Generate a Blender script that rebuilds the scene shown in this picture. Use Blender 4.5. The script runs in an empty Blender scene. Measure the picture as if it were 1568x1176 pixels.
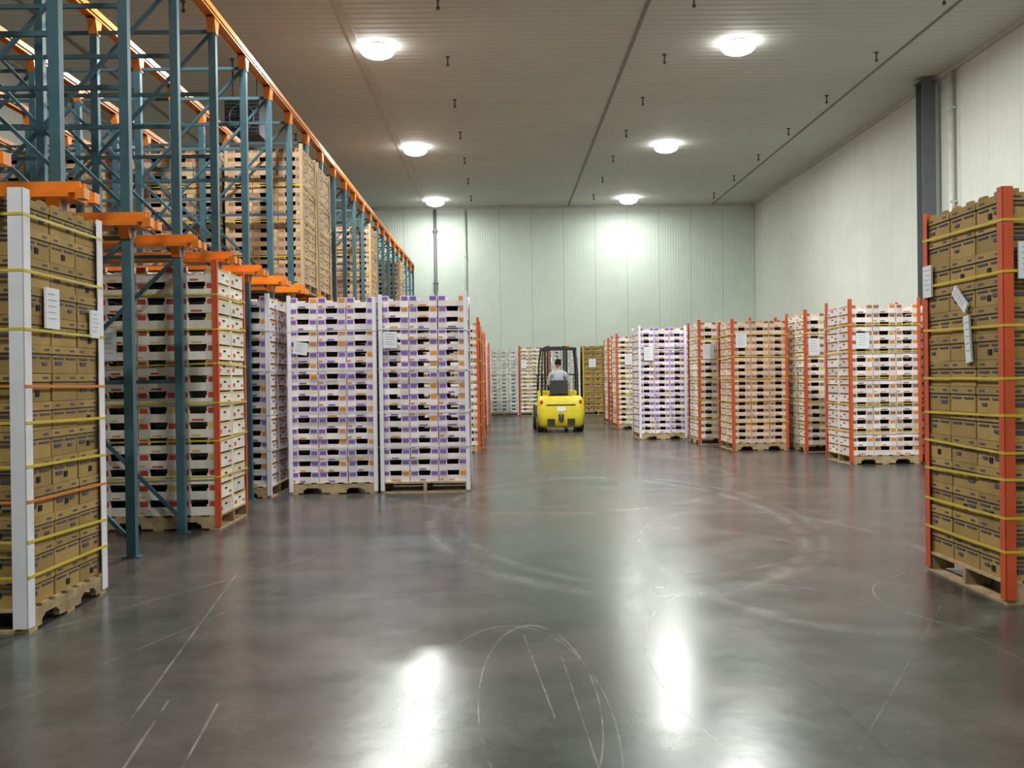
import bpy, math, random
from mathutils import Vector, Matrix
random.seed(7)
scene = bpy.context.scene
try:
    scene.view_settings.view_transform = 'Standard'
    scene.view_settings.look = 'None'
except Exception as e:
    print(e)

# ------------------------------------------------------------------ materials
def new_mat(name):
    m = bpy.data.materials.new(name); m.use_nodes = True
    nt = m.node_tree
    return m, nt, nt.nodes['Principled BSDF']

def mat(name, col, rough=0.6, metal=0.0, var=0.12, nscale=6.0, island=False, bump=0.0, spec=0.5):
    m, nt, b = new_mat(name)
    N, L = nt.nodes, nt.links
    tc = N.new('ShaderNodeTexCoord')
    no = N.new('ShaderNodeTexNoise'); no.inputs['Scale'].default_value = nscale
    no.inputs['Detail'].default_value = 4
    L.new(tc.outputs['Object'], no.inputs['Vector'])
    mr = N.new('ShaderNodeMapRange')
    mr.inputs['From Min'].default_value = 0.3; mr.inputs['From Max'].default_value = 0.7
    mr.inputs['To Min'].default_value = 1 - var; mr.inputs['To Max'].default_value = 1 + var * 0.6
    L.new(no.outputs['Fac'], mr.inputs['Value'])
    fac = mr.outputs['Result']
    if island:
        ge = N.new('ShaderNodeNewGeometry')
        m2 = N.new('ShaderNodeMapRange'); m2.inputs['To Min'].default_value = 0.78; m2.inputs['To Max'].default_value = 1.1
        L.new(ge.outputs['Random Per Island'], m2.inputs['Value'])
        mu = N.new('ShaderNodeMath'); mu.operation = 'MULTIPLY'
        L.new(fac, mu.inputs[0]); L.new(m2.outputs['Result'], mu.inputs[1]); fac = mu.outputs[0]
    vm = N.new('ShaderNodeVectorMath'); vm.operation = 'SCALE'
    vm.inputs[0].default_value = col[:3]
    L.new(fac, vm.inputs['Scale'])
    L.new(vm.outputs['Vector'], b.inputs['Base Color'])
    b.inputs['Roughness'].default_value = rough
    b.inputs['Metallic'].default_value = metal
    b.inputs['Specular IOR Level'].default_value = spec
    if bump:
        bp = N.new('ShaderNodeBump'); bp.inputs['Strength'].default_value = bump
        L.new(no.outputs['Fac'], bp.inputs['Height']); L.new(bp.outputs['Normal'], b.inputs['Normal'])
    return m

class G:
    """tiny node-graph helper"""
    def __init__(s, nt): s.nt = nt
    def m(s, op, a, b=None, c=None, clamp=False):
        n = s.nt.nodes.new('ShaderNodeMath'); n.operation = op; n.use_clamp = clamp
        for i, v in enumerate((a, b, c)):
            if v is None: continue
            if isinstance(v, (int, float)): n.inputs[i].default_value = v
            else: s.nt.links.new(v, n.inputs[i])
        return n.outputs[0]
    def noise(s, vec, scale, detail=3, rough=0.5):
        n = s.nt.nodes.new('ShaderNodeTexNoise'); n.inputs['Scale'].default_value = scale
        n.inputs['Detail'].default_value = detail; n.inputs['Roughness'].default_value = rough
        s.nt.links.new(vec, n.inputs['Vector']); return n.outputs['Fac']
    def mapr(s, v, a, b, c, d):
        n = s.nt.nodes.new('ShaderNodeMapRange')
        s.nt.links.new(v, n.inputs['Value'])
        for k, x in zip(('From Min', 'From Max', 'To Min', 'To Max'), (a, b, c, d)): n.inputs[k].default_value = x
        return n.outputs['Result']
    def mix(s, f, a, b):
        n = s.nt.nodes.new('ShaderNodeMix'); n.data_type = 'RGBA'
        if isinstance(f, (int, float)): n.inputs[0].default_value = f
        else: s.nt.links.new(f, n.inputs[0])
        for i, v in ((6, a), (7, b)):
            if isinstance(v, tuple): n.inputs[i].default_value = (*v[:3], 1)
            else: s.nt.links.new(v, n.inputs[i])
        return n.outputs[2]

def panel_mat(name, col, axis, spacing, rib, seamdark=0.72, ribshade=0.05):
    m, nt, b = new_mat(name); g = G(nt)
    tc = nt.nodes.new('ShaderNodeTexCoord'); sp = nt.nodes.new('ShaderNodeSeparateXYZ')
    nt.links.new(tc.outputs['Object'], sp.inputs[0])
    u = sp.outputs[axis]
    fr = g.m('FRACT', g.m('DIVIDE', g.m('ADD', u, 100.0 * spacing), spacing))
    seam = g.m('GREATER_THAN', g.m('ABSOLUTE', g.m('SUBTRACT', fr, 0.5)), 0.5 - 0.012 / spacing)
    rb = g.m('SINE', g.m('MULTIPLY', u, 2 * math.pi / rib))
    no = g.noise(tc.outputs['Object'], 0.35, 4)
    no2 = g.noise(tc.outputs['Object'], 3.0, 4)
    dirt = g.m('MULTIPLY', g.mapr(no, 0.3, 0.7, 0.93, 1.04), g.mapr(no2, 0.3, 0.7, 0.97, 1.02))
    ribf = g.mapr(rb, -1, 1, 1 - ribshade, 1.0)  # groove shade painted into the colour: rib troughs darker
    sf = g.m('SUBTRACT', 1.0, g.m('MULTIPLY', seam, 1 - seamdark))
    f = g.m('MULTIPLY', g.m('MULTIPLY', dirt, ribf), sf)
    vm = nt.nodes.new('ShaderNodeVectorMath'); vm.operation = 'SCALE'; vm.inputs[0].default_value = col
    nt.links.new(f, vm.inputs['Scale']); nt.links.new(vm.outputs[0], b.inputs['Base Color'])
    bp = nt.nodes.new('ShaderNodeBump'); bp.inputs['Strength'].default_value = 0.25; bp.inputs['Distance'].default_value = 0.01
    nt.links.new(g.m('SUBTRACT', rb, g.m('MULTIPLY', seam, 3.0)), bp.inputs['Height'])
    nt.links.new(bp.outputs[0], b.inputs['Normal'])
    b.inputs['Roughness'].default_value = 0.75
    b.inputs['Specular IOR Level'].default_value = 0.3
    return m

# ------------------------------------------------------------------ mesh builder
class MB:
    def __init__(s): s.v = []; s.f = []; s.m = []; s.sm = []
    def hexa(s, P, mi):
        o = len(s.v); s.v += [tuple(p) for p in P]
        for q in ((0, 3, 2, 1), (4, 5, 6, 7), (0, 1, 5, 4), (1, 2, 6, 5), (2, 3, 7, 6), (3, 0, 4, 7)):
            s.f.append(tuple(o + i for i in q)); s.m.append(mi); s.sm.append(False)
    def box(s, x0, x1, y0, y1, z0, z1, mi=0):
        s.hexa([(x0, y0, z0), (x1, y0, z0), (x1, y1, z0), (x0, y1, z0), (x0, y0, z1), (x1, y0, z1), (x1, y1, z1), (x0, y1, z1)], mi)
    def beam(s, p1, p2, w, h, mi=0, up=(0, 0, 1)):
        p1, p2 = Vector(p1), Vector(p2); d = (p2 - p1).normalized(); u = Vector(up)
        if abs(d.dot(u)) > 0.98: u = Vector((0, 1, 0))
        a = d.cross(u).normalized() * w / 2; c = a.cross(d).normalized() * h / 2
        s.hexa([p1 - a - c, p1 + a - c, p2 + a - c, p2 - a - c, p1 - a + c, p1 + a + c, p2 + a + c, p2 - a + c], mi)
    def loft(s, rings, mi=0, cap=True, smooth=True):
        o = len(s.v); n = len(rings[0])
        for r in rings: s.v += [tuple(p) for p in r]
        for k in range(len(rings) - 1):
            for i in range(n):
                j = (i + 1) % n
                s.f.append((o + k * n + i, o + k * n + j, o + (k + 1) * n + j, o + (k + 1) * n + i)); s.m.append(mi); s.sm.append(smooth)
        if cap:
            s.f.append(tuple(o + i for i in reversed(range(n)))); s.m.append(mi); s.sm.append(False)
            s.f.append(tuple(o + (len(rings) - 1) * n + i for i in range(n))); s.m.append(mi); s.sm.append(False)
    def tube(s, pts, rad, mi=0, seg=10, sq=1.0):
        pts = [Vector(p) for p in pts]
        if isinstance(rad, (int, float)): rad = [rad] * len(pts)
        rings = []; ref = None
        for i, p in enumerate(pts):
            d = (pts[min(i + 1, len(pts) - 1)] - pts[max(i - 1, 0)]).normalized()
            if ref is None:
                ref = Vector((0, 0, 1)) if abs(d.z) < 0.9 else Vector((1, 0, 0))
            a = d.cross(ref).normalized(); c = a.cross(d).normalized()
            ref = c
            rings.append([p + a * math.cos(t) * rad[i] + c * math.sin(t) * rad[i] * sq for t in [2 * math.pi * k / seg for k in range(seg)]])
        s.loft(rings, mi)
    def cyl(s, p1, p2, r, mi=0, seg=20, r2=None):
        s.tube([p1, p2], [r, r if r2 is None else r2], mi, seg)
    def sphere(s, c, r, mi=0, nu=16, nv=10, fn=None):
        rings = []
        for j in range(nv + 1):
            th = math.pi * (0.02 + 0.96 * j / nv)
            ring = []
            for i in range(nu):
                ph = 2 * math.pi * i / nu
                q = Vector((math.sin(th) * math.cos(ph), math.sin(th) * math.sin(ph), -math.cos(th)))
                if fn: q = fn(q)
                rr = r if isinstance(r, (tuple, list)) else (r, r, r)
                ring.append((c[0] + q.x * rr[0], c[1] + q.y * rr[1], c[2] + q.z * rr[2]))
            rings.append(ring)
        s.loft(rings, mi)
    def mesh(s, name, mats):
        me = bpy.data.meshes.new(name); me.from_pydata(s.v, [], s.f)
        for mm in mats: me.materials.append(mm)
        me.polygons.foreach_set('material_index', s.m); me.polygons.foreach_set('use_smooth', s.sm)
        me.update(); return me
    def obj(s, name, mats, loc=(0, 0, 0), parent=None, bevel=0):
        o = bpy.data.objects.new(name, s.mesh(name, mats)); scene.collection.objects.link(o)
        o.location = loc
        if parent: o.parent = parent
        if bevel:
            b = o.modifiers.new('bevel', 'BEVEL'); b.width = bevel; b.segments = 2; b.limit_method = 'ANGLE'; b.angle_limit = math.radians(40)
        return o

# ------------------------------------------------------------------ room
XL, XR, YB, YF, ZC = -9.8, 9.8, -6.0, 37.5, 7.9
wall_m = panel_mat('insulated_wall_panel_x', (0.64, 0.71, 0.64), 0, 1.22, 0.10, ribshade=.03)
wall_my = panel_mat('insulated_wall_panel_y', (0.68, 0.69, 0.63), 1, 1.22, 0.10, 0.85, .03)
ceil_m = panel_mat('ceiling_panel', (0.57, 0.58, 0.51), 1, 1.22, 0.24, 0.88, .09)

def room_box(name, x0, x1, y0, y1, z0, z1, m):
    b = MB(); b.box(x0, x1, y0, y1, z0, z1); return b.obj(name, [m])
room_box('wall_back', XL - .2, XR + .2, YF, YF + .2, 0, ZC, wall_m)
room_box('wall_front', XL - .2, XR + .2, YB - .2, YB, 0, ZC, wall_m)
room_box('wall_right', XR, XR + .2, YB, YF, 0, ZC, wall_my)
room_box('wall_left', XL - .2, XL, YB, YF, 0, ZC, wall_my)
room_box('ceiling', XL - .2, XR + .2, YB - .2, YF + .2, ZC, ZC + .2, ceil_m)

# floor -------------------------------------------------------------
fm, nt, b = new_mat('polished_concrete'); g = G(nt)
tc = nt.nodes.new('ShaderNodeTexCoord'); V = tc.outputs['Object']
sp = nt.nodes.new('ShaderNodeSeparateXYZ'); nt.links.new(V, sp.inputs[0]); X, Y = sp.outputs[0], sp.outputs[1]
n1 = g.noise(V, 0.22, 5, 0.6); n2 = g.noise(V, 1.6, 6, 0.65); n3 = g.noise(V, 14, 4, 0.6)
col = g.mix(g.mapr(n1, 0.4, 0.6, 0, 1), (0.078, 0.062, 0.056), (0.050, 0.060, 0.058))
mottle = g.m('MULTIPLY', g.mapr(n2, 0.3, 0.7, 0.68, 1.30), g.mapr(n3, 0.3, 0.7, 0.88, 1.10))  # random mottling of the concrete tone
vm = nt.nodes.new('ShaderNodeVectorMath'); vm.operation = 'SCALE'
nt.links.new(col, vm.inputs[0]); nt.links.new(mottle, vm.inputs['Scale']); col = vm.outputs[0]
def joint(u, sp_, off):
    fr = g.m('FRACT', g.m('DIVIDE', g.m('ADD', u, 600 + off), sp_))
    return g.m('LESS_THAN', g.m('ABSOLUTE', g.m('SUBTRACT', fr, 0.5)), 0.004 / sp_)
jn = g.m('MAXIMUM', joint(X, 6.0, 1.6), joint(Y, 6.0, 2.6))
col = g.mix(g.m('MULTIPLY', jn, 0.4), col, (0.02, 0.02, 0.02))
marks = None
gap = g.mapr(g.noise(V, 2.3, 5, 0.7), 0.38, 0.58, 0.05, 1)
def addmark(v, s):
    global marks
    v = g.m('MULTIPLY', g.m('MULTIPLY', v, s), gap)
    marks = v if marks is None else g.m('MAXIMUM', marks, v)
def soft(d, w):
    return g.mapr(d, 0.0, w, 1, 0)
for (cx, cy, sx, sy, w, s) in [(0.14, 4.3, 0.26, 1.2, 0.005, .38), (0.02, 4.0, 0.42, 1.5, 0.005, .26), (3.3, 5.9, 1.0, 1.0, 0.008, .42),
                               (1.0, 9.8, 1.7, 3.6, 0.09, .22), (1.22, 10.0, 1.7, 3.6, 0.06, .18), (-1.2, 7.9, 3.6, 1.6, 0.06, .12), (2.2, 7.6, 1.1, 2.4, 0.07, .16),
                               (1.6, 4.6, 0.9, 1.9, 0.006, .30), (0.6, 14.5, 2.6, 4.5, 0.08, .16)]:
    a = g.m('DIVIDE', g.m('SUBTRACT', X, cx), sx); c = g.m('DIVIDE', g.m('SUBTRACT', Y, cy), sy)
    r = g.m('SQRT', g.m('ADD', g.m('MULTIPLY', a, a), g.m('MULTIPLY', c, c)))
    addmark(soft(g.m('MULTIPLY', g.m('ABSOLUTE', g.m('SUBTRACT', r, 1)), sx), w), s)
for (x1, y1, x2, y2, w, s) in [(-1.36, 3.3, -1.48, 4.3, .009, .5), (-1.15, 3.3, -1.25, 4.25, .008, .5), (-1.55, 4.0, -1.95, 7.2, .009, .45), (.1, 5.3, .2, 4.0, .006, .42),
                               (.28, 4.9, .33, 3.4, .006, .38), (-2.2, 4.2, -1.5, 6.6, .006, .30), (1.3, 3.6, 2.6, 5.8, .006, .22), (-3.2, 4.4, -1.2, 8.4, .03, .16)]:
    dx, dy = x2 - x1, y2 - y1; ln = math.hypot(dx, dy); dx /= ln; dy /= ln
    px = g.m('SUBTRACT', X, x1); py = g.m('SUBTRACT', Y, y1)
    t = g.m('ADD', g.m('MULTIPLY', px, dx), g.m('MULTIPLY', py, dy))
    n = g.m('ABSOLUTE', g.m('SUBTRACT', g.m('MULTIPLY', px, dy), g.m('MULTIPLY', py, dx)))
    inside = g.m('MULTIPLY', g.m('GREATER_THAN', t, 0), g.m('LESS_THAN', t, ln))
    addmark(g.m('MULTIPLY', soft(n, w), inside), s)
col = g.mix(marks, col, (0.38, 0.35, 0.31))
nt.links.new(col, b.inputs['Base Color'])
ro = g.m('ADD', g.mapr(n2, 0.3, 0.7, 0.205, 0.27), g.m('MULTIPLY', marks, 0.2))
nt.links.new(ro, b.inputs['Roughness'])
b.inputs['IOR'].default_value = 1.43
bp = nt.nodes.new('ShaderNodeBump'); bp.inputs['Strength'].default_value = 0.05; bp.inputs['Distance'].default_value = 0.02
nt.links.new(g.noise(V, 5, 3, 0.5), bp.inputs['Height']); nt.links.new(bp.outputs[0], b.inputs['Normal'])
room_box('floor', XL - .2, XR + .2, YB - .2, YF + .2, -0.2, 0, fm)

# trims -------------------------------------------------------------
dark_seam = mat('ceiling_seam_grey', (0.20, 0.19, 0.16), 0.6)
light_seam = mat('ceiling_seam_light', (0.46, 0.46, 0.40), 0.6)
for i, (x, w, mm) in enumerate([(2.65, 0.06, dark_seam), (-2.75, 0.16, light_seam), (8.15, 0.05, dark_seam), (-8.1, 0.08, dark_seam)]):
    q = MB(); q.box(x - w / 2, x + w / 2, YB, YF, ZC - 0.02, ZC); q.obj('trim_%d' % (i + 1), [mm])
q = MB()
q.box(XR - .08, XR, YB, YF, ZC - .08, ZC); q.box(XL, XR, YF - .08, YF, ZC - .08, ZC); q.box(XL, XL + .08, YB, YF, ZC - .08, ZC)
q.obj('trim_5', [mat('cove_trim', (0.5, 0.5, 0.44))])
base_m = mat('baseboard_curb', (0.55, 0.55, 0.5), 0.6)
q = MB(); q.box(XL, XR, YF - .1, YF, 0, .25); q.obj('baseboard_back', [base_m])
q = MB(); q.box(XR - .1, XR, YB, YF - .1, 0, .25); q.obj('baseboard_right', [base_m])
q = MB(); q.box(XL, XL + .1, YB, YF - .1, 0, .25); q.obj('baseboard_left', [base_m])

steel_dk = mat('column_grey_steel', (0.13, 0.14, 0.15), 0.5)
q = MB()
cx, cy = 9.50, 21.7
q.box(cx - .15, cx + .15, cy - .16, cy - .145, 0, ZC - .09); q.box(cx - .15, cx + .15, cy + .145, cy + .16, 0, ZC - .09); q.box(cx - .01, cx + .01, cy - .145, cy + .145, 0, ZC - .09)
q.box(cx - .19, cx + .19, cy - .22, cy + .22, 0, .03); q.box(cx - .19, cx + .19, cy - .2, cy + .2, ZC - .12, ZC - .085)
q.obj('steel_column', [steel_dk])
wm = mat('white_pipe', (0.6, 0.6, 0.55), 0.4)
q = MB(); q.cyl((9.70, 20.9, .26), (9.70, 20.9, ZC - .09), .06)
for z in (1, 3, 5, 7): q.box(9.64, 9.79, 20.84, 20.96, z, z + .04)
q.obj('wall_pipe', [wm])
q = MB(); q.cyl((-2.45, 37.38, .26), (-2.45, 37.38, ZC - .09), .06)
for z in (1, 3, 5, 7): q.box(-2.54, -2.36, 37.32, 37.49, z, z + .04)
q.obj('drain_pipe', [steel_dk])
q = MB(); q.cyl((-1.3, 37.43, 2.0), (-1.3, 37.43, ZC - .09), .025)
for z in (2.5, 4, 6): q.box(-1.34, -1.26, 37.39, 37.49, z, z + .03)
q.obj('wall_conduit', [mat('conduit', (.45, .46, .42), .4)])

# sprinklers
q = MB()
for x in (-5.35, -1.0, 3.4, 7.72):
    for k in range(-6, 6):
        y = 19.9 + 3.05 * k
        q.cyl((x, y, ZC), (x, y, ZC - .02), .045, 0, 12); q.cyl((x, y, ZC - .02), (x, y, ZC - .14), .016, 0, 8)
        q.box(x - .028, x + .028, y - .008, y + .008, ZC - .18, ZC - .14); q.cyl((x, y, ZC - .18), (x, y, ZC - .19), .035, 0, 10)
q.obj('ceiling_sprinkler_heads', [mat('sprinkler_bronze', (.12, .1, .07), .4, .6)])

# lamps -------------------------------------------------------------
lens_m, nt, b = new_mat('lamp_lens')
b.inputs['Base Color'].default_value = (1, 1, 1, 1)
b.inputs['Emission Color'].default_value = (1, 0.98, 1.0, 1); b.inputs['Emission Strength'].default_value = 18
hous_m = mat('lamp_housing', (.7, .68, .62), .4)
def lamp(x, y, P):
    q = MB()
    cs = [2 * math.pi * k / 28 for k in range(28)]
    q.loft([[(r * math.cos(t), r * math.sin(t), z) for t in cs] for z, r in ((0, .18), (-.02, .26), (-.035, .27))], 0)
    q.loft([[(r * math.cos(t), r * math.sin(t), z) for t in cs] for z, r in
            ((-.035, .28), (-.07, .325), (-.13, .325), (-.18, .28), (-.22, .19), (-.235, .08))], 1)
    o = q.obj('high_bay_lamp', [hous_m, lens_m], (x, y, ZC - .002))
    l = bpy.data.lights.new('lamp_light', 'AREA'); l.shape = 'DISK'; l.size = .5; l.energy = P; l.color = (.96, 1, .95)
    lo = bpy.data.objects.new('lamp_light', l); scene.collection.objects.link(lo); lo.parent = o; lo.location = (0, 0, -.25)
for y, P in ((2.4, 280), (10.8, 500), (19.2, 500), (27.6, 460), (35.8, 140)):
    for x in (-2.33, 4.73): lamp(x, y, P)

# ------------------------------------------------------------------ pallet loads
wood = mat('pallet_wood', (.50, .36, .20), .8, var=.3, nscale=9, island=True)
darkm = mat('dark_fill_gap_shade', (.012, .010, .010), .9)  # near-black: dark produce, plus shade painted into openings, slots and lid gaps
paper = mat('paper_label', (.80, .82, .86), .6, var=.05)
ink = mat('label_ink', (.32, .33, .38), .6)
kraft = mat('kraft_cardboard', (.42, .27, .085), .8, var=.15, island=True)
blue = mat('print_dark_blue', (.07, .065, .13), .7)
white_t = mat('white_tray_board', (.90, .81, .81), .7, island=True)
cream_t = mat('cream_tray_board', (.90, .83, .74), .7, island=True)
pink_t = mat('pink_tray_board', (.80, .62, .50), .7, island=True)
tan_t = mat('tan_tray_board', (.56, .37, .25), .7, island=True)
grey_t = mat('grey_tray_board', (.62, .62, .58), .7, island=True)
purple = mat('purple_print', (.25, .12, .52), .6, island=True)
red = mat('red_print', (.60, .07, .04), .6, island=True)
orange_p = mat('orange_print', (.80, .30, .04), .6, island=True)
yellow_p = mat('yellow_print', (.78, .52, .13), .6, island=True)
brown_p = mat('brown_print', (.36, .16, .06), .6, island=True)
post_w = mat('white_corner_board', (.82, .80, .86), .6, var=.06)
post_r = mat('orange_corner_board', (.66, .095, .025), .6, var=.1)
post_k = mat('kraft_corner_board', (.50, .36, .20), .7, var=.1)
strap_y = mat('yellow_strap', (.66, .50, .04), .35)
strap_o = mat('orange_strap', (.70, .22, .03), .35)
strap_w = mat('white_strap', (.62, .64, .66), .35)

def pallet_base(q, w, d, ax):
    hw, hd = w / 2, d / 2
    def bx(a0, a1, b0, b1, z0, z1):
        if ax == 'x': q.box(a0, a1, b0, b1, z0, z1, 0)
        else: q.box(b0, b1, a0, a1, z0, z1, 0)
    A, B = (hw, hd) if ax == 'x' else (hd, hw)
    for c in (-B + .022, 0, B - .022):
        bx(-A, A, c - .02, c + .02, .075, .12)
        for s0, s1 in ((-A, -A * .70), (-A * .28, A * .28), (A * .70, A)):
            bx(s0, s1, c - .02, c + .02, .016, .075)
        for s, dr in ((-A * .70, 1), (-A * .28, -1), (A * .28, 1), (A * .70, -1)):
            P = [(s, .076), (s, .045), (s + dr * .05, .076)]
            if ax == 'x': r1 = [(p[0], c - .02, p[1]) for p in P]; r2 = [(p[0], c + .02, p[1]) for p in P]
            else: r1 = [(c - .02, p[0], p[1]) for p in P]; r2 = [(c + .02, p[0], p[1]) for p in P]
            q.loft([r1, r2], 0, smooth=False)
    n = 7; bw = .095
    for i in range(n):
        c = -A + bw / 2 + (2 * A - bw) * i / (n - 1)
        bx(c - bw / 2, c + bw / 2, -B, B, .12, .138)
    for c in (-A + .05, 0, A - .05): bx(c - .05, c + .05, -B, B, 0, .016)

def tray(q, x0, x1, y0, y1, z, h, rg):
    t = .010
    L = x1 - x0
    for (ya, yb, s) in ((y0, y0 + t, -1), (y1 - t, y1, 1)):
        q.box(x0 + t, x0 + L * .30, ya, yb, z, z + .70 * h, 1)
        q.box(x0 + L * .30, x1 - L * .30, ya, yb, z, z + .54 * h, 1)
        q.box(x1 - L * .30, x1 - t, ya, yb, z, z + .70 * h, 1)
        yo = ya - .0025 if s < 0 else yb; ye = ya if s < 0 else yb + .0025
        q.box(x0 + .010, x0 + .088, yo, ye, z + .58 * h, z + .92 * h, 2)
        q.box(x1 - .088, x1 - .010, yo, ye, z + .58 * h, z + .92 * h, 3 if rg.random() < .35 else 2)
        if rg.random() < .7: q.box(x0 + L * .34, x0 + L * (.5 + .16 * rg.random()), yo, ye, z + .08 * h, z + .20 * h, 3 if rg.random() < .45 else 2)
        if rg.random() < .4: q.box(x0 + L * .02, x0 + L * .16, yo, ye, z + .12 * h, z + .24 * h, 3)
    for (xa, xb, s) in ((x0, x0 + t, -1), (x1 - t, x1, 1)):
        q.box(xa, xb, y0, y1, z, z + .84 * h, 1)
        xo = xa - .0025 if s < 0 else xb; xe = xa if s < 0 else xb + .0025
        W = y1 - y0
        q.box(xo, xe, y0 + W * .08, y0 + W * .92, z + .80 * h, z + .90 * h, 3)
        q.box(xo, xe, y0 + W * .42, y0 + W * .58, z + .5 * h, z + .62 * h, 4)
        if rg.random() < .5: q.box(xo, xe, y0 + W * .12, y0 + W * .26, z + .2 * h, z + .45 * h, 2)
        if rg.random() < .6: q.box(xo, xe, y0 + W * .72, y0 + W * .88, z + .2 * h, z + .34 * h, 2)
    for cx in (x0, x1 - .100):
        for cy in (y0 + .001, y1 - .031): q.box(cx + .001, cx + .099, cy, cy + .03, z + .3 * h, z + .98 * h, 1)
    q.box(x0 + .012, x1 - .012, y0 + .012, y1 - .012, z + .005, z + .50 * h, 4)  # dark block for produce and the shade inside the tray

def carton(q, x0, x1, y0, y1, z, h, rg, top=False):
    e = .004
    q.box(x0 + e, x1 - e, y0 + e, y1 - e, z, z + .70 * h, 1)
    q.box(x0, x1, y0, y1, z + .70 * h, z + .985 * h, 1)
    L, W = x1 - x0, y1 - y0
    def prt(a0, a1, z0, z1, mi, face):
        if face in ('-y', '+y'):
            ya, yb = (y0 - .002, y0 + e) if face == '-y' else (y1 - e, y1 + .002)
            q.box(x0 + L * a0, x0 + L * a1, ya, yb, z + h * z0, z + h * z1, mi)
        else:
            xa, xb = (x0 - .002, x0 + e) if face == '-x' else (x1 - e, x1 + .002)
            q.box(xa, xb, y0 + W * a0, y0 + W * a1, z + h * z0, z + h * z1, mi)
    for f in ('-y', '+y', '-x', '+x'):
        prt(.0, 1, .675, .70, 4, f)
        prt(.08, .44, .52, .575, 2, f); prt(.56, .92, .52, .575, 2, f)
        if rg.random() < .4: prt(.12, .36, .30, .42, 2, f)
        if rg.random() < .4: prt(.64, .80, .28, .38, 2, f)
        if rg.random() < .35: prt(.44, .56, .18, .38, 4, f)
        prt(.12, .28, .80, .87, 2, f); prt(.70, .88, .80, .87, 2, f)
        if f in ('-y', '+y'):
            prt(.38, .62, .40, .54, 4, f); prt(.05, .17, .20, .44, 2, f)
    if top:
        for ax, ay in ((x0 + .03, y0), (x1 - .09, y0), (x0 + .03, y1 - .02), (x1 - .09, y1 - .02)):
            q.box(ax, ax + .06, ay, ay + .02, z + .98 * h, z + 1.12 * h, 1)
        for ay in (y0 + .04, y1 - .12):
            q.box(x0, x0 + .02, ay, ay + .08, z + .98 * h, z + 1.10 * h, 1); q.box(x1 - .02, x1, ay, ay + .08, z + .98 * h, z + 1.10 * h, 1)

def load_mesh(name, style, w, d, rows, H, nx, ny, mats, ax='x', pw=.05, ext=.04, straps=None, labels=(), seed=1):
    rg = random.Random(seed); q = MB()
    main, aA, aB, pm = mats
    ML = [wood, main, aA, aB, darkm, pm, strap_y, paper, ink, strap_o, strap_w]
    pallet_base(q, w + .02, d + .02, ax)
    z0 = .139; h = (H - z0) / rows
    cw, cd = w / nx, d / ny
    drx = dry = 0
    for r in range(rows):
        drx = max(-.012, min(.012, drx + rg.uniform(-.004, .004))); dry = max(-.01, min(.01, dry + rg.uniform(-.003, .003)))
        for i in range(nx):
            for j in range(ny):
                jx, jy = rg.uniform(-.004, .004) + drx, rg.uniform(-.004, .004) + dry
                a = (-w / 2 + i * cw + .004 + jx, -w / 2 + (i + 1) * cw - .004 + jx, -d / 2 + j * cd + .004 + jy, -d / 2 + (j + 1) * cd - .004 + jy)
                if style == 'tray': tray(q, *a, z0 + r * h, h, rg)
                else: carton(q, *a, z0 + r * h, h, rg, r == rows - 1)
    o = .019
    for sx in (-1, 1):
        for sy in (-1, 1):
            X0, Y0 = sx * (w / 2 + o), sy * (d / 2 + o)
            zt = H + ext + rg.uniform(-.02, .03)
            lx, ly = rg.uniform(-.006, .014) * sx, rg.uniform(-.006, .014) * sy
            def strip(xa, xb, ya, yb):
                q.hexa([(xa + lx, ya + ly, .03), (xb + lx, ya + ly, .03), (xb + lx, yb + ly, .03), (xa + lx, yb + ly, .03), (xa, ya, zt), (xb, ya, zt), (xb, yb, zt), (xa, yb, zt)], 5)
            strip(min(X0, X0 - sx * .006), max(X0, X0 - sx * .006), min(Y0, Y0 - sy * pw), max(Y0, Y0 - sy * pw))
            strip(min(X0, X0 - sx * pw), max(X0, X0 - sx * pw), min(Y0, Y0 - sy * .006), max(Y0, Y0 - sy * .006))
    for (zz, mi) in (straps or []):
        t = o + .001; sh = .008; dz = [rg.uniform(-.018, .018) for _ in range(4)]
        C = [(-w / 2 - t, -d / 2 - t), (w / 2 + t, -d / 2 - t), (w / 2 + t, d / 2 + t), (-w / 2 - t, d / 2 + t)]
        for k in range(4):
            p, p2 = C[k], C[(k + 1) % 4]
            q.beam((p[0], p[1], zz + dz[k]), (p2[0], p2[1], zz + dz[(k + 1) % 4]), .004, 2 * sh, mi)
    for (face, u, z, lw, lh, tl) in labels:
        off = .030
        c, s_ = math.cos(tl), math.sin(tl)
        def P(a, b_, k):
            ua = u + a * c - b_ * s_; zb = z + a * s_ + b_ * c
            if face == '-y': return (ua, -d / 2 - off - k, zb)
            if face == '-x': return (-w / 2 - off - k, ua, zb)
            return (w / 2 + off + k, ua, zb)
        def sheet(a0, a1, b0, b1, k0, k1, mi):
            pts = [P(a0, b0, k0), P(a1, b0, k0), P(a1, b1, k0), P(a0, b1, k0), P(a0, b0, k1), P(a1, b0, k1), P(a1, b1, k1), P(a0, b1, k1)]
            q.hexa(pts, mi)
        sheet(-lw / 2, lw / 2, -lh / 2, lh / 2, -.012, .002, 7)
        for i in range(5):
            sheet(-lw * .36, lw * rg.uniform(.1, .36), lh * (.34 - i * .15), lh * (.36 - i * .15), .002, .003, 8)
    return q.mesh(name, ML)

def place(name, me, x, y, z=0, rz=0):
    o = bpy.data.objects.new(name, me); scene.collection.objects.link(o)
    o.location = (x, y, z); o.rotation_euler = (0, 0, math.radians(rz)); return o

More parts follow.
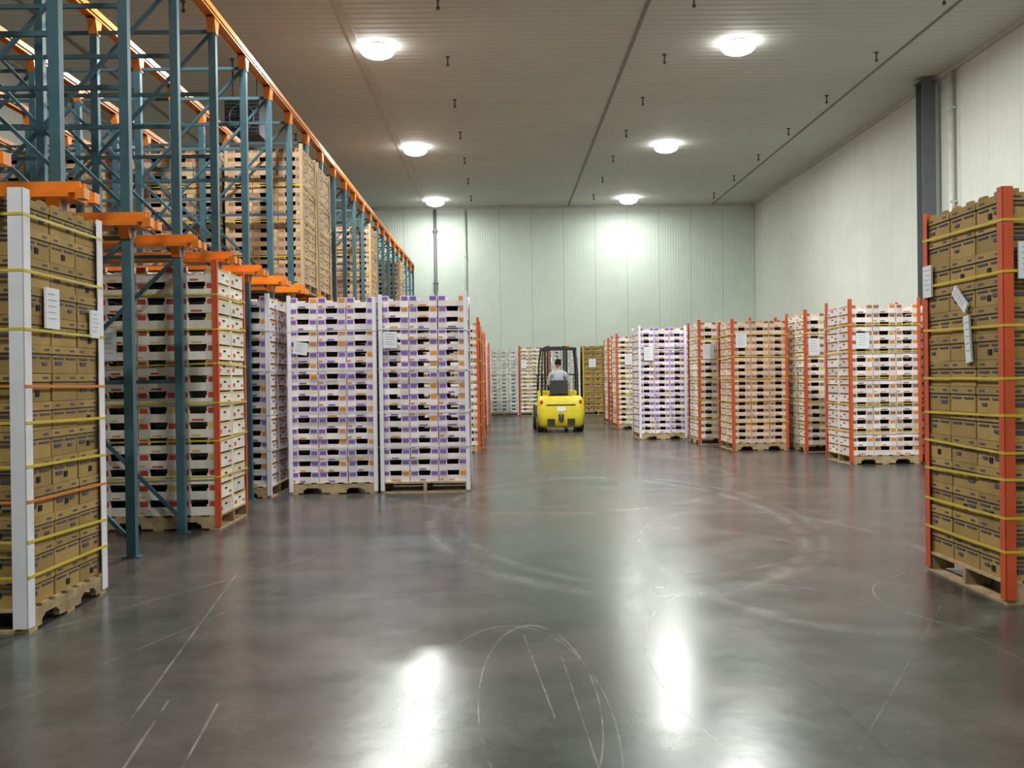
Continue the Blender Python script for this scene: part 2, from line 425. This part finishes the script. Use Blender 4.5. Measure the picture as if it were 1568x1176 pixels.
CT, TR = 'pallet_of_cardboard_cartons', 'pallet_of_fruit_trays'
Y9 = [(.30, 6), (.50, 6), (.72, 9), (.93, 6), (1.17, 6), (1.38, 9), (1.70, 6), (2.02, 6), (2.34, 6)]
Y9b = [(.32, 6), (.52, 6), (.74, 6), (.92, 6), (1.12, 6), (1.36, 6), (1.67, 6), (2.0, 6), (2.30, 6)]
me = load_mesh('load_carton_a', 'carton', 1.13, 1.05, 14, 2.45, 3, 3, (kraft, blue, blue, post_w), 'y', pw=.085, ext=.02, straps=Y9,
               labels=[('+x', -.22, 1.84, .17, .24, 0), ('+x', .38, 1.78, .12, .18, 0)], seed=3)
place(CT, me, -3.235, 6.03)
me = load_mesh('load_carton_b', 'carton', 1.10, 1.06, 14, 2.46, 3, 3, (kraft, blue, blue, post_r), 'x', pw=.065, ext=.04, straps=Y9b,
               labels=[('-x', .46, 2.02, .13, .22, 0), ('-x', -.02, 1.86, .07, .22, -.9), ('-x', -.12, 1.60, .07, .30, -.12), ('-y', -.40, 2.05, .16, .22, 0)], seed=4)
place(CT, me, 3.55, 6.33)
me = load_mesh('load_tray_red', 'tray', 1.13, .97, 16, 2.48, 3, 2, (cream_t, red, yellow_p, post_r), 'x', straps=[(z, 6) for z in (.5, .85, 1.2, 1.55, 1.9, 2.2)],
               labels=[('-y', -.42, 1.75, .12, .3, 0)], seed=5)
place(TR, me, -3.24, 9.72)
SW = [(z, 10) for z in (.55, 1.0, 1.5, 2.0)]
me = load_mesh('load_tray_purple_a', 'tray', 1.06, 1.0, 17, 2.40, 3, 2, (white_t, purple, orange_p, post_w), 'x', ext=.01, straps=SW, labels=[('-y', -.41, 1.78, .16, .15, -.2)], seed=6)
place(TR, me, -3.29, 12.14)
me = load_mesh('load_tray_purple_b', 'tray', 1.05, 1.0, 17, 2.40, 3, 2, (white_t, purple, orange_p, post_w), 'x', ext=.01, straps=SW, labels=[('-y', -.38, 1.78, .17, .15, -.15)], seed=7)
place(TR, me, -2.06, 12.47)
me = load_mesh('load_tray_purple_c', 'tray', 1.05, 1.0, 17, 2.41, 3, 2, (white_t, purple, orange_p, post_w), 'y', ext=.03, straps=SW, labels=[('-y', -.40, 1.87, .17, .20, 0)], seed=8)
place(TR, me, -.95, 12.47)
SY = [(z, 6) for z in (.5, .9, 1.3, 1.7, 2.1)]
me = load_mesh('load_tray_r6', 'tray', 1.05, 1.05, 17, 2.42, 3, 2, (white_t, brown_p, orange_p, post_r), 'x', ext=.08, straps=SY, labels=[('-y', -.34, 1.87, .2, .24, 0)], seed=9)
place(TR, me, 5.80, 15.29); r6 = me
place(TR, me, 6.96, 15.33)
me = load_mesh('load_tray_r5', 'tray', 1.05, 1.1, 17, 2.45, 3, 2, (cream_t, brown_p, yellow_p, post_r), 'y', ext=.06, straps=SY, labels=[('-y', -.38, 1.85, .2, .3, 0)], seed=10)
place(TR, me, 5.86, 17.68); r5 = me
me = load_mesh('load_tray_r4', 'tray', 1.0, 1.05, 18, 2.36, 3, 2, (pink_t, brown_p, orange_p, post_r), 'x', ext=.03, straps=SY, labels=[('-y', -.34, 2.0, .2, .26, 0)], seed=11)
place(TR, me, 4.70, 18.30); r4 = me
me = load_mesh('load_tray_r3', 'tray', 1.02, 1.08, 17, 2.44, 3, 2, (cream_t, brown_p, yellow_p, post_r), 'y', ext=.04, straps=SY, labels=[('-y', -.33, 1.85, .22, .3, 0)], seed=12)
place(TR, me, 4.44, 19.95); r3 = me
me = load_mesh('load_tray_r2', 'tray', 1.0, 1.02, 17, 2.42, 3, 2, (white_t, purple, brown_p, post_w), 'x', ext=.03, straps=SW, labels=[('-y', -.3, 1.85, .2, .28, 0)], seed=13)
place(TR, me, 3.49, 21.7); r2 = me
me = load_mesh('load_tray_r1', 'tray', 1.02, 1.08, 17, 2.42, 3, 2, (cream_t, brown_p, yellow_p, post_r), 'x', ext=.04, straps=SY, labels=[('-y', -.2, 1.8, .2, .26, 0)], seed=14)
place(TR, me, 3.52, 26.05); place(TR, me, 3.60, 28.8); r1 = me
rk = load_mesh('load_tray_kraft_post', 'tray', 1.02, 1.06, 17, 2.40, 3, 2, (cream_t, brown_p, yellow_p, post_k), 'x', ext=.02, straps=SY, seed=17)
place(TR, r5, 7.02, 17.7); place(TR, r3, 5.86, 19.6); place(TR, r4, 5.65, 21.3); place(TR, r2, 4.62, 22.4); place(TR, r1, 4.75, 26.2); place(TR, r5, 4.8, 28.9)
for k, (y, mm) in enumerate([(18.75, r6), (20.3, rk), (22.6, r4), (25.2, rk), (28.2, r2), (30.4, r1), (32.6, rk)]):
    place(TR, mm, -.95 + .03 * (k % 3), y)
    if k % 2 == 0: place(TR, r2, -2.15, y + .1)
grey_l = load_mesh('load_tray_grey', 'tray', 1.0, 1.05, 17, 2.40, 3, 2, (grey_t, grey_t, cream_t, post_w), 'y', straps=SW, seed=15)
cart_l = load_mesh('load_carton_c', 'carton', 1.05, 1.05, 13, 2.45, 3, 3, (kraft, blue, blue, strap_y), 'y', straps=Y9b, labels=[('-y', -.2, 1.85, .25, .3, 0), ('-y', .3, 1.85, .2, .3, 0)], seed=16)
place(TR, grey_l, -1.05, 35.6); place(TR, grey_l, .09, 35.6); place(TR, r5, 1.18, 35.5); place(TR, grey_l, 2.30, 35.6)
place(CT, cart_l, 3.45, 35.5); place(CT, cart_l, 4.6, 35.6); place(TR, r4, 5.8, 35.6)
place(TR, grey_l, -2.2, 35.6)
# ------------------------------------------------------------------ rack
teal = mat('rack_teal_paint', (.050, .120, .150), .45, var=.2)
orng = mat('rack_orange_paint', (.80, .23, .02), .35, var=.12)
q = MB()
XS = (-2.97, -4.2, -5.42, -6.64, -7.86)
FY = [4.2 + 1.22 * k for k in range(25)]
TOP = 5.2; LV = 2.66
for fi, y in enumerate(FY):
    for x in XS:
        q.box(x - .037, x + .037, y - .035, y - .029, .01, TOP, 0)
        q.box(x - .037, x - .031, y - .029, y + .035, .01, TOP, 0)
        q.box(x + .031, x + .037, y - .029, y + .035, .01, TOP, 0)
        q.box(x - .07, x + .07, y - .05, y + .05, 0, .01, 0)
    for k in range(len(XS) - 1):
        xa, xb = XS[k], XS[k + 1]
        zs = [.12, 1.40, 2.55, 3.75, 5.05]
        flip = k % 2
        for j in range(4):
            a, c = (xa, xb) if (j + flip) % 2 == 0 else (xb, xa)
            q.beam((a, y, zs[j]), (c, y, zs[j + 1]), .03, .035, 0, up=(0, 1, 0))
        for z in (1.40, 2.55, 3.75, 4.4, 5.05):
            q.beam((xa, y, z), (xb, y, z), .03, .035, 0)
    for s in (-1, 1):
        yy = y + s * .085
        q.box(XS[-1] - .3, -2.80, yy - .045, yy + .045, LV, LV + .012, 1)
        q.box(XS[-1] - .3, -2.80, y + s * .040 - .004, y + s * .040 + .004, LV, LV + .09, 1)
        q.box(-2.80, -2.74, yy - .045, yy + .045, LV - .04, LV + .03, 1)
        for x in XS:
            q.hexa([(x - .04, y + s * .036, LV - .12), (x + .04, y + s * .036, LV - .12), (x + .04, y + s * .045, LV - .12), (x - .04, y + s * .045, LV - .12),
                    (x - .04, y + s * .036, LV), (x + .04, y + s * .036, LV), (x + .04, y + s * .13, LV), (x - .04, y + s * .13, LV)], 1)
    q.box(-3.30, -2.84, y - .15, y + .15, LV - .03, LV, 1)
for x in XS:
    q.box(x - .05, x + .05, FY[0], FY[-1] + .05, TOP, TOP + .02, 1)
    q.box(x - .05, x - .04, FY[0], FY[-1] + .05, TOP - .02, TOP + .08, 1)
    q.box(x + .04, x + .05, FY[0], FY[-1] + .05, TOP - .02, TOP + .08, 1)
    for y in FY:
        q.hexa([(x - .045, y - .03, TOP - .18), (x + .045, y - .03, TOP - .18), (x + .045, y + .04, TOP - .18), (x - .045, y + .04, TOP - .18),
                (x - .045, y - .08, TOP - .02), (x + .045, y - .08, TOP - .02), (x + .045, y + .09, TOP - .02), (x - .045, y + .09, TOP - .02)], 1)
for z in (1.4, 2.5, 3.9, 4.8):
    q.box(XS[-1] - .04, XS[-1] + .0, FY[0], FY[-1], z, z + .07, 0)
for k in range(0, 24, 3):
    q.beam((XS[-1], FY[k], .3), (XS[-1], FY[k + 1], 2.5), .03, .04, 0, up=(1, 0, 0)); q.beam((XS[-1], FY[k], 4.8), (XS[-1], FY[k + 1], 2.6), .03, .04, 0, up=(1, 0, 0))
q.obj('drive_in_pallet_rack', [teal, orng])

up_a = load_mesh('load_upper_a', 'tray', 1.08, .98, 15, 2.05, 3, 2, (tan_t, brown_p, yellow_p, post_k), 'x', straps=[(z, 6) for z in (.5, 1., 1.5)], seed=21)
up_b = load_mesh('load_upper_b', 'carton', 1.08, .98, 12, 2.05, 3, 3, (kraft, blue, blue, post_k), 'x', straps=[(z, 6) for z in (.3, .6, .9, 1.2, 1.5, 1.8)], seed=22)
def lane(k): return 7.86 + 1.22 * k + .61
LZ = LV + .012
for j in range(4):
    place(TR, up_a, -3.36 - 1.2 * j, lane(5), LZ)
    place(CT if j % 2 else TR, up_b if j % 2 else up_a, -3.36 - 1.2 * j, lane(6), LZ)
for kk, st in ((9, 1), (11, 0), (14, 1), (16, 0), (18, 1)):
    for j in range(st, 3): place(TR, up_a, -3.36 - 1.2 * j, lane(kk), LZ)
for kk in (5, 6, 8, 9, 11):
    place(TR, r1, -3.45, lane(kk)) if kk != 5 else place(TR, r3, -3.5, lane(kk))
place(TR, up_a, -4.60, 9.72); place(CT, up_b, -5.8, 9.72)
place(TR, up_a, -4.60, 12.14)

q = MB()
q.box(-.35, .35, -.3, .3, 0, .7, 0)
for k in range(9): q.box(-.33, .33, -.32, -.30, .05 + k * .07, .07 + k * .07, 1)
q.tube([(.25 * math.cos(t), -.34, .35 + .25 * math.sin(t)) for t in [2 * math.pi * k / 24 for k in range(25)]], .015, 1, 6)
for k in range(4):
    a = k * math.pi / 2; q.beam((0, -.33, .35), (.22 * math.cos(a), -.33, .35 + .22 * math.sin(a)), .08, .01, 1)
q.cyl((-.25, 0, .7), (-.25, 0, 1.498), .02, 1, 8); q.cyl((.25, 0, .7), (.25, 0, 1.498), .02, 1, 8)
q.obj('unit_cooler', [mat('cooler_black', (.03, .03, .035), .5), mat('cooler_grille', (.08, .08, .09), .4)], (-5.2, 20.3, 6.4))

# ------------------------------------------------------------------ forklift (rear toward aisle)
yel = mat('forklift_yellow', (.74, .60, .03), .35, var=.08)
blk = mat('forklift_black', (.02, .02, .022), .5)
gry = mat('steel_bare', (.3, .3, .32), .35, .8)
rub = mat('tyre_rubber', (.03, .03, .03), .8)
vin = mat('seat_vinyl', (.03, .03, .035), .5)
tl = mat('tail_lamp_red', (.6, .03, .02), .3)
FX, FYY = 1.47, 24.3
fk = bpy.data.objects.new('forklift', None); scene.collection.objects.link(fk); fk.location = (FX, FYY, 0)
def ring(hw, y0, y1, z, r, n=5):
    P = []
    for (sx, sy, a0) in ((1, 1, 0), (-1, 1, 90), (-1, -1, 180), (1, -1, 270)):
        rr = r if sy < 0 else .03
        cxx = (hw - rr) * sx; cyy = y1 - rr if sy > 0 else y0 + rr
        for k in range(n + 1):
            a = math.radians(a0 + 90 * k / n); P.append((cxx + rr * math.cos(a), cyy + rr * math.sin(a), z))
    return P
q = MB()
q.loft([ring(.50, .10, .75, .12, .16), ring(.56, .03, .75, .20, .14), ring(.575, 0, .75, .45, .14), ring(.575, .02, .75, .74, .14), ring(.54, .06, .75, .86, .12), ring(.50, .12, .75, .90, .12)], 0)
q.obj('counterweight', [yel], parent=fk)
q = MB()
q.box(-.52, .52, .75, 1.75, .22, .55, 0)
q.box(-.42, .42, .72, 1.25, .55, .90, 0)
q.box(-.52, .52, 1.7, 1.85, .22, 1.02, 0)
q.box(-.58, -.38, 1.62, 2.10, .62, .67, 0); q.box(.38, .58, 1.62, 2.10, .62, .67, 0)
q.obj('chassis', [yel], parent=fk, bevel=.02)
q = MB()
q.box(-.34, -.16, -.012, .05, .18, .34, 0); q.box(.16, .34, -.012, .05, .18, .34, 0)
q.box(-.06, .06, -.03, .05, .28, .46, 0); q.cyl((0, -.02, .26), (0, -.02, .50), .015, 1, 8)
q.box(-.36, .36, -.004, .05, .68, .70, 0)
for k in range(5): q.box(-.30, .30, .30 + .06 * k, .33 + .06 * k, .90, .912, 0)
q.box(-.10, .12, -.006, .02, .53, .63, 2); q.box(-.52, -.45, .015, .08, .72, .80, 3); q.box(.45, .52, .015, .08, .72, .80, 3)
q.box(-.50, .50, .76, 1.7, .16, .22, 0); q.box(-.60, -.52, 1.05, 1.55, .32, .36, 0)
q.obj('rear_fittings', [blk, gry, paper, tl], parent=fk)
q = MB()
def wheel(x, y, r, w):
    q.tube([(x - w / 2, y, r), (x - w / 2 + .02, y, r), (x + w / 2 - .02, y, r), (x + w / 2, y, r)], [r - .03, r, r, r - .03], 0, 28)
    q.cyl((x - w / 2 - .006, y, r), (x + w / 2 + .006, y, r), r * .55, 1, 20); q.cyl((x - w / 2 - .02, y, r), (x + w / 2 + .02, y, r), r * .2, 2, 12)
wheel(-.50, .45, .24, .17); wheel(.50, .45, .24, .17); wheel(-.54, 1.95, .31, .2); wheel(.54, 1.95, .31, .2)
q.obj('wheels', [rub, yel, gry], parent=fk)
q = MB(); q.box(-.24, .24, .80, 1.22, .90, .98, 0); q.box(-.22, .22, .72, .80, .94, 1.30, 0); q.box(-.26, -.22, .78, 1.1, 1.1, 1.14, 0)
q.obj('seat', [vin], parent=fk, bevel=.03)
q = MB()
for s in (-1, 1):
    q.tube([(s * .46, .55, .86), (s * .45, .50, 1.5), (s * .42, .58, 2.02), (s * .42, .66, 2.10)], .024, 0, 8)
    q.tube([(s * .50, 1.78, 1.0), (s * .48, 1.62, 1.7), (s * .44, 1.5, 2.02), (s * .44, 1.44, 2.10)], .024, 0, 8)
    q.beam((s * .43, .60, 2.10), (s * .43, 1.5, 2.10), .045, .05)
q.beam((-.45, .62, 2.10), (.45, .62, 2.10), .05, .05); q.beam((-.45, 1.48, 2.10), (.45, 1.48, 2.10), .05, .05)
for k in range(6): q.beam((-.35 + .14 * k, .62, 2.12), (-.35 + .14 * k, 1.48, 2.12), .02, .04)
q.cyl((.25, .68, 2.12), (.25, .68, 2.20), .04, 1, 12)
q.obj('overhead_guard', [blk, orange_p], parent=fk)
q = MB()
for s in (-1, 1):
    q.box(s * .29 - .03, s * .29 + .03, 2.12, 2.24, .10, 2.20, 0); q.box(s * .22 - .025, s * .22 + .025, 2.14, 2.22, .12, 2.22, 0)
    q.cyl((s * .13, 2.16, .12), (s * .13, 2.16, 1.9), .026, 1, 12)
    q.beam((s * .40, 1.85, .75), (s * .32, 2.14, .95), .05, .05, 1)
for z in (.2, 1.2, 2.12): q.box(-.32, .32, 2.11, 2.15, z, z + .08, 0)
q.box(-.45, .45, 2.27, 2.32, .16, .26, 0); q.box(-.45, .45, 2.27, 2.32, .48, .56, 0)
for k in range(7): q.box(-.52 + .165 * k, -.50 + .165 * k, 2.28, 2.30, .5, 1.45, 0)
q.box(-.53, .53, 2.27, 2.31, 1.42, 1.45, 0)
for s in (-1, 1):
    q.box(s * .28 - .05, s * .28 + .05, 2.32, 2.36, .06, .6, 1); q.box(s * .28 - .05, s * .28 + .05, 2.32, 3.38, .05, .09, 1)
q.obj('mast_and_forks', [blk, gry], parent=fk)
q = MB(); sc = Vector((0, 1.42, 1.20))
def swp(t): return sc + Vector((.17 * math.cos(t), .17 * math.sin(t) * .75, .17 * math.sin(t) * .65))
q.tube([swp(2 * math.pi * k / 24) for k in range(25)], .014, 0, 8)
for k in range(3): q.beam(sc, swp(math.radians(90 + 120 * k)), .02, .015)
q.cyl(sc, (0, 1.72, .95), .025, 0, 10)
for k in range(3): q.cyl((.24 + .04 * k, 1.66, 1.0), (.24 + .04 * k, 1.60, 1.15), .008, 0, 6); q.sphere((.24 + .04 * k, 1.60, 1.16), .016, 0, 8, 6)
q.obj('steering_controls', [blk], parent=fk)

# ------------------------------------------------------------------ driver
shirt = mat('driver_shirt_grey', (.50, .52, .60), .85); trous = mat('driver_trousers', (.03, .04, .07), .85)
skin = mat('driver_skin', (.46, .27, .18), .55, var=.04); hair = mat('driver_hair', (.012, .010, .008), .7); shoe = mat('driver_boots', (.05, .03, .02), .6)
eye = mat('eye_white', (.8, .8, .78), .3); lipm = mat('lips', (.4, .15, .12), .5)
dr = bpy.data.objects.new('forklift_driver', None); scene.collection.objects.link(dr); dr.location = (FX, FYY + .99, 0)
Vx = [((0, 0, 1.07), .15), ((0, -.02, 1.20), .145), ((0, -.01, 1.36), .165), ((0, .01, 1.49), .12), ((0, .03, 1.56), .060), ((0, .05, 1.63), .058)]
E = [(0, 1), (1, 2), (2, 3), (3, 4), (4, 5)]
def chain(root, pts):
    prev = root
    for p in pts:
        Vx.append(p); E.append((prev, len(Vx) - 1)); prev = len(Vx) - 1
W = {}
for s in (-1, 1):
    wr = Vector((s * .17, .36, 1.245)); W[s] = wr
    chain(3, [((s * .11, .005, 1.475), .085), ((s * .19, .01, 1.44), .072), ((s * .235, .06, 1.32), .056), ((s * .26, .12, 1.19), .046), ((s * .225, .24, 1.205), .043), (tuple(wr), .029)])
    chain(0, [((s * .09, .03, 1.06), .115), ((s * .13, .22, 1.06), .088), ((s * .16, .43, 1.03), .064), ((s * .155, .47, .84), .060), ((s * .15, .53, .66), .042), ((s * .15, .54, .62), .044), ((s * .155, .66, .60), .036)])
me = bpy.data.meshes.new('body'); me.from_pydata([v[0] for v in Vx], E, []); me.update()
body = bpy.data.objects.new('body_src', me); scene.collection.objects.link(body)
sk = body.modifiers.new('skin', 'SKIN'); sk.use_smooth_shade = True
for i, v in enumerate(me.skin_vertices[0].data):
    r = Vx[i][1]; v.radius = (r, r * (.78 if i in (1, 2) else 1)); v.use_root = (i == 0)
ss = body.modifiers.new('sub', 'SUBSURF'); ss.levels = 2; ss.render_levels = 2
bpy.context.view_layer.update()
dg = bpy.context.evaluated_depsgraph_get()
em = bpy.data.meshes.new_from_object(body.evaluated_get(dg))
bpy.data.objects.remove(body)
for m_ in (shirt, trous, skin, shoe): em.materials.append(m_)
for p in em.polygons:
    c = p.center; p.use_smooth = True
    if c.z > 1.545: p.material_index = 2
    elif c.z < .66: p.material_index = 3
    elif c.z < 1.04 or (c.z < 1.16 and c.y > .09 and abs(c.x) < .235): p.material_index = 1
    elif c.y > .26 and c.z > 1.1: p.material_index = 2
    else: p.material_index = 0
bo = bpy.data.objects.new('body', em); scene.collection.objects.link(bo); bo.parent = dr
q = MB(); hc = (0, .065, 1.735)
def hf(v):
    v = v.copy()
    if v.z < 0: v.x *= 1 + .28 * v.z; v.y *= 1 + (.12 * v.z if v.y > 0 else .3 * v.z)
    if v.y > .75 and abs(v.x) < .35: v.y += .02
    return v
q.sphere(hc, (.078, .098, .118), 0, 24, 18, hf)
q.loft([[(-.012, .155, 1.755), (.012, .155, 1.755), (.008, .16, 1.76)], [(-.018, .185, 1.712), (.018, .185, 1.712), (0, .19, 1.718)], [(-.014, .158, 1.705), (.014, .158, 1.705), (0, .16, 1.70)]], 0)
for s in (-1, 1):
    q.sphere((s * .03, .148, 1.742), (.013, .010, .008), 2, 10, 8); q.sphere((s * .03, .157, 1.742), (.005, .004, .005), 1, 8, 6)
    q.sphere((s * .080, .055, 1.728), (.012, .020, .032), 0, 10, 8)
    q.beam((s * .014, .160, 1.762), (s * .048, .148, 1.762), .006, .006, 1)
q.sphere((0, .152, 1.678), (.024, .010, .007), 3, 12, 6)
def hairf(v):
    v = hf(v)
    if v.z < .1 and v.y > 0.1: v.x *= .9; v.y = min(v.y, .1)
    if v.z < .35 and v.y > .3: v.y = .3
    if v.z < -.45: v.z = -.45
    return v
q.sphere((0, .055, 1.748), (.086, .100, .118), 1, 24, 18, hairf)
q.obj('head', [skin, hair, eye, lipm], parent=dr)
q = MB()
for s in (-1, 1):
    w = W[s]; d = Vector((-s * .15, .95, .1)).normalized(); side = Vector((-s, -.1, 0)).normalized(); upv = Vector((0, 0, 1))
    q.tube([w - d * .01, w + d * .03, w + d * .07, w + d * .09], [.024, .036, .038, .03], 0, 12, .45)
    for k, ln in enumerate((.070, .078, .072, .056)):
        b0 = w + d * .085 + side * (.028 - .019 * k)
        q.tube([b0 - d * .01, b0 + d * ln * .4 + upv * .004, b0 + d * ln * .75 - upv * .016, b0 + d * ln * .62 - upv * .036], [.0095, .009, .008, .0065], 0, 8)
    t0 = w + d * .03 + side * .03
    q.tube([t0, t0 + side * .02 + d * .02 - upv * .01, t0 + side * .022 + d * .045 - upv * .02], [.011, .010, .008], 0, 8)
q.obj('hands', [skin], parent=dr)

# ------------------------------------------------------------------ world + camera
w = bpy.data.worlds.new('World'); scene.world = w; w.use_nodes = True
w.node_tree.nodes['Background'].inputs[0].default_value = (.5, .5, .48, 1); w.node_tree.nodes['Background'].inputs[1].default_value = .05
cam = bpy.data.cameras.new('camera'); cam.lens = 34.44; cam.sensor_width = 36; cam.clip_start = .05
co = bpy.data.objects.new('camera', cam); scene.collection.objects.link(co)
M = Matrix.Rotation(math.radians(-.61), 4, 'Z') @ Matrix.Rotation(math.radians(90 - .42), 4, 'X') @ Matrix.Rotation(math.radians(-.8), 4, 'Z')
co.matrix_world = Matrix.Translation((0, 0, 1.4)) @ M
scene.camera = co
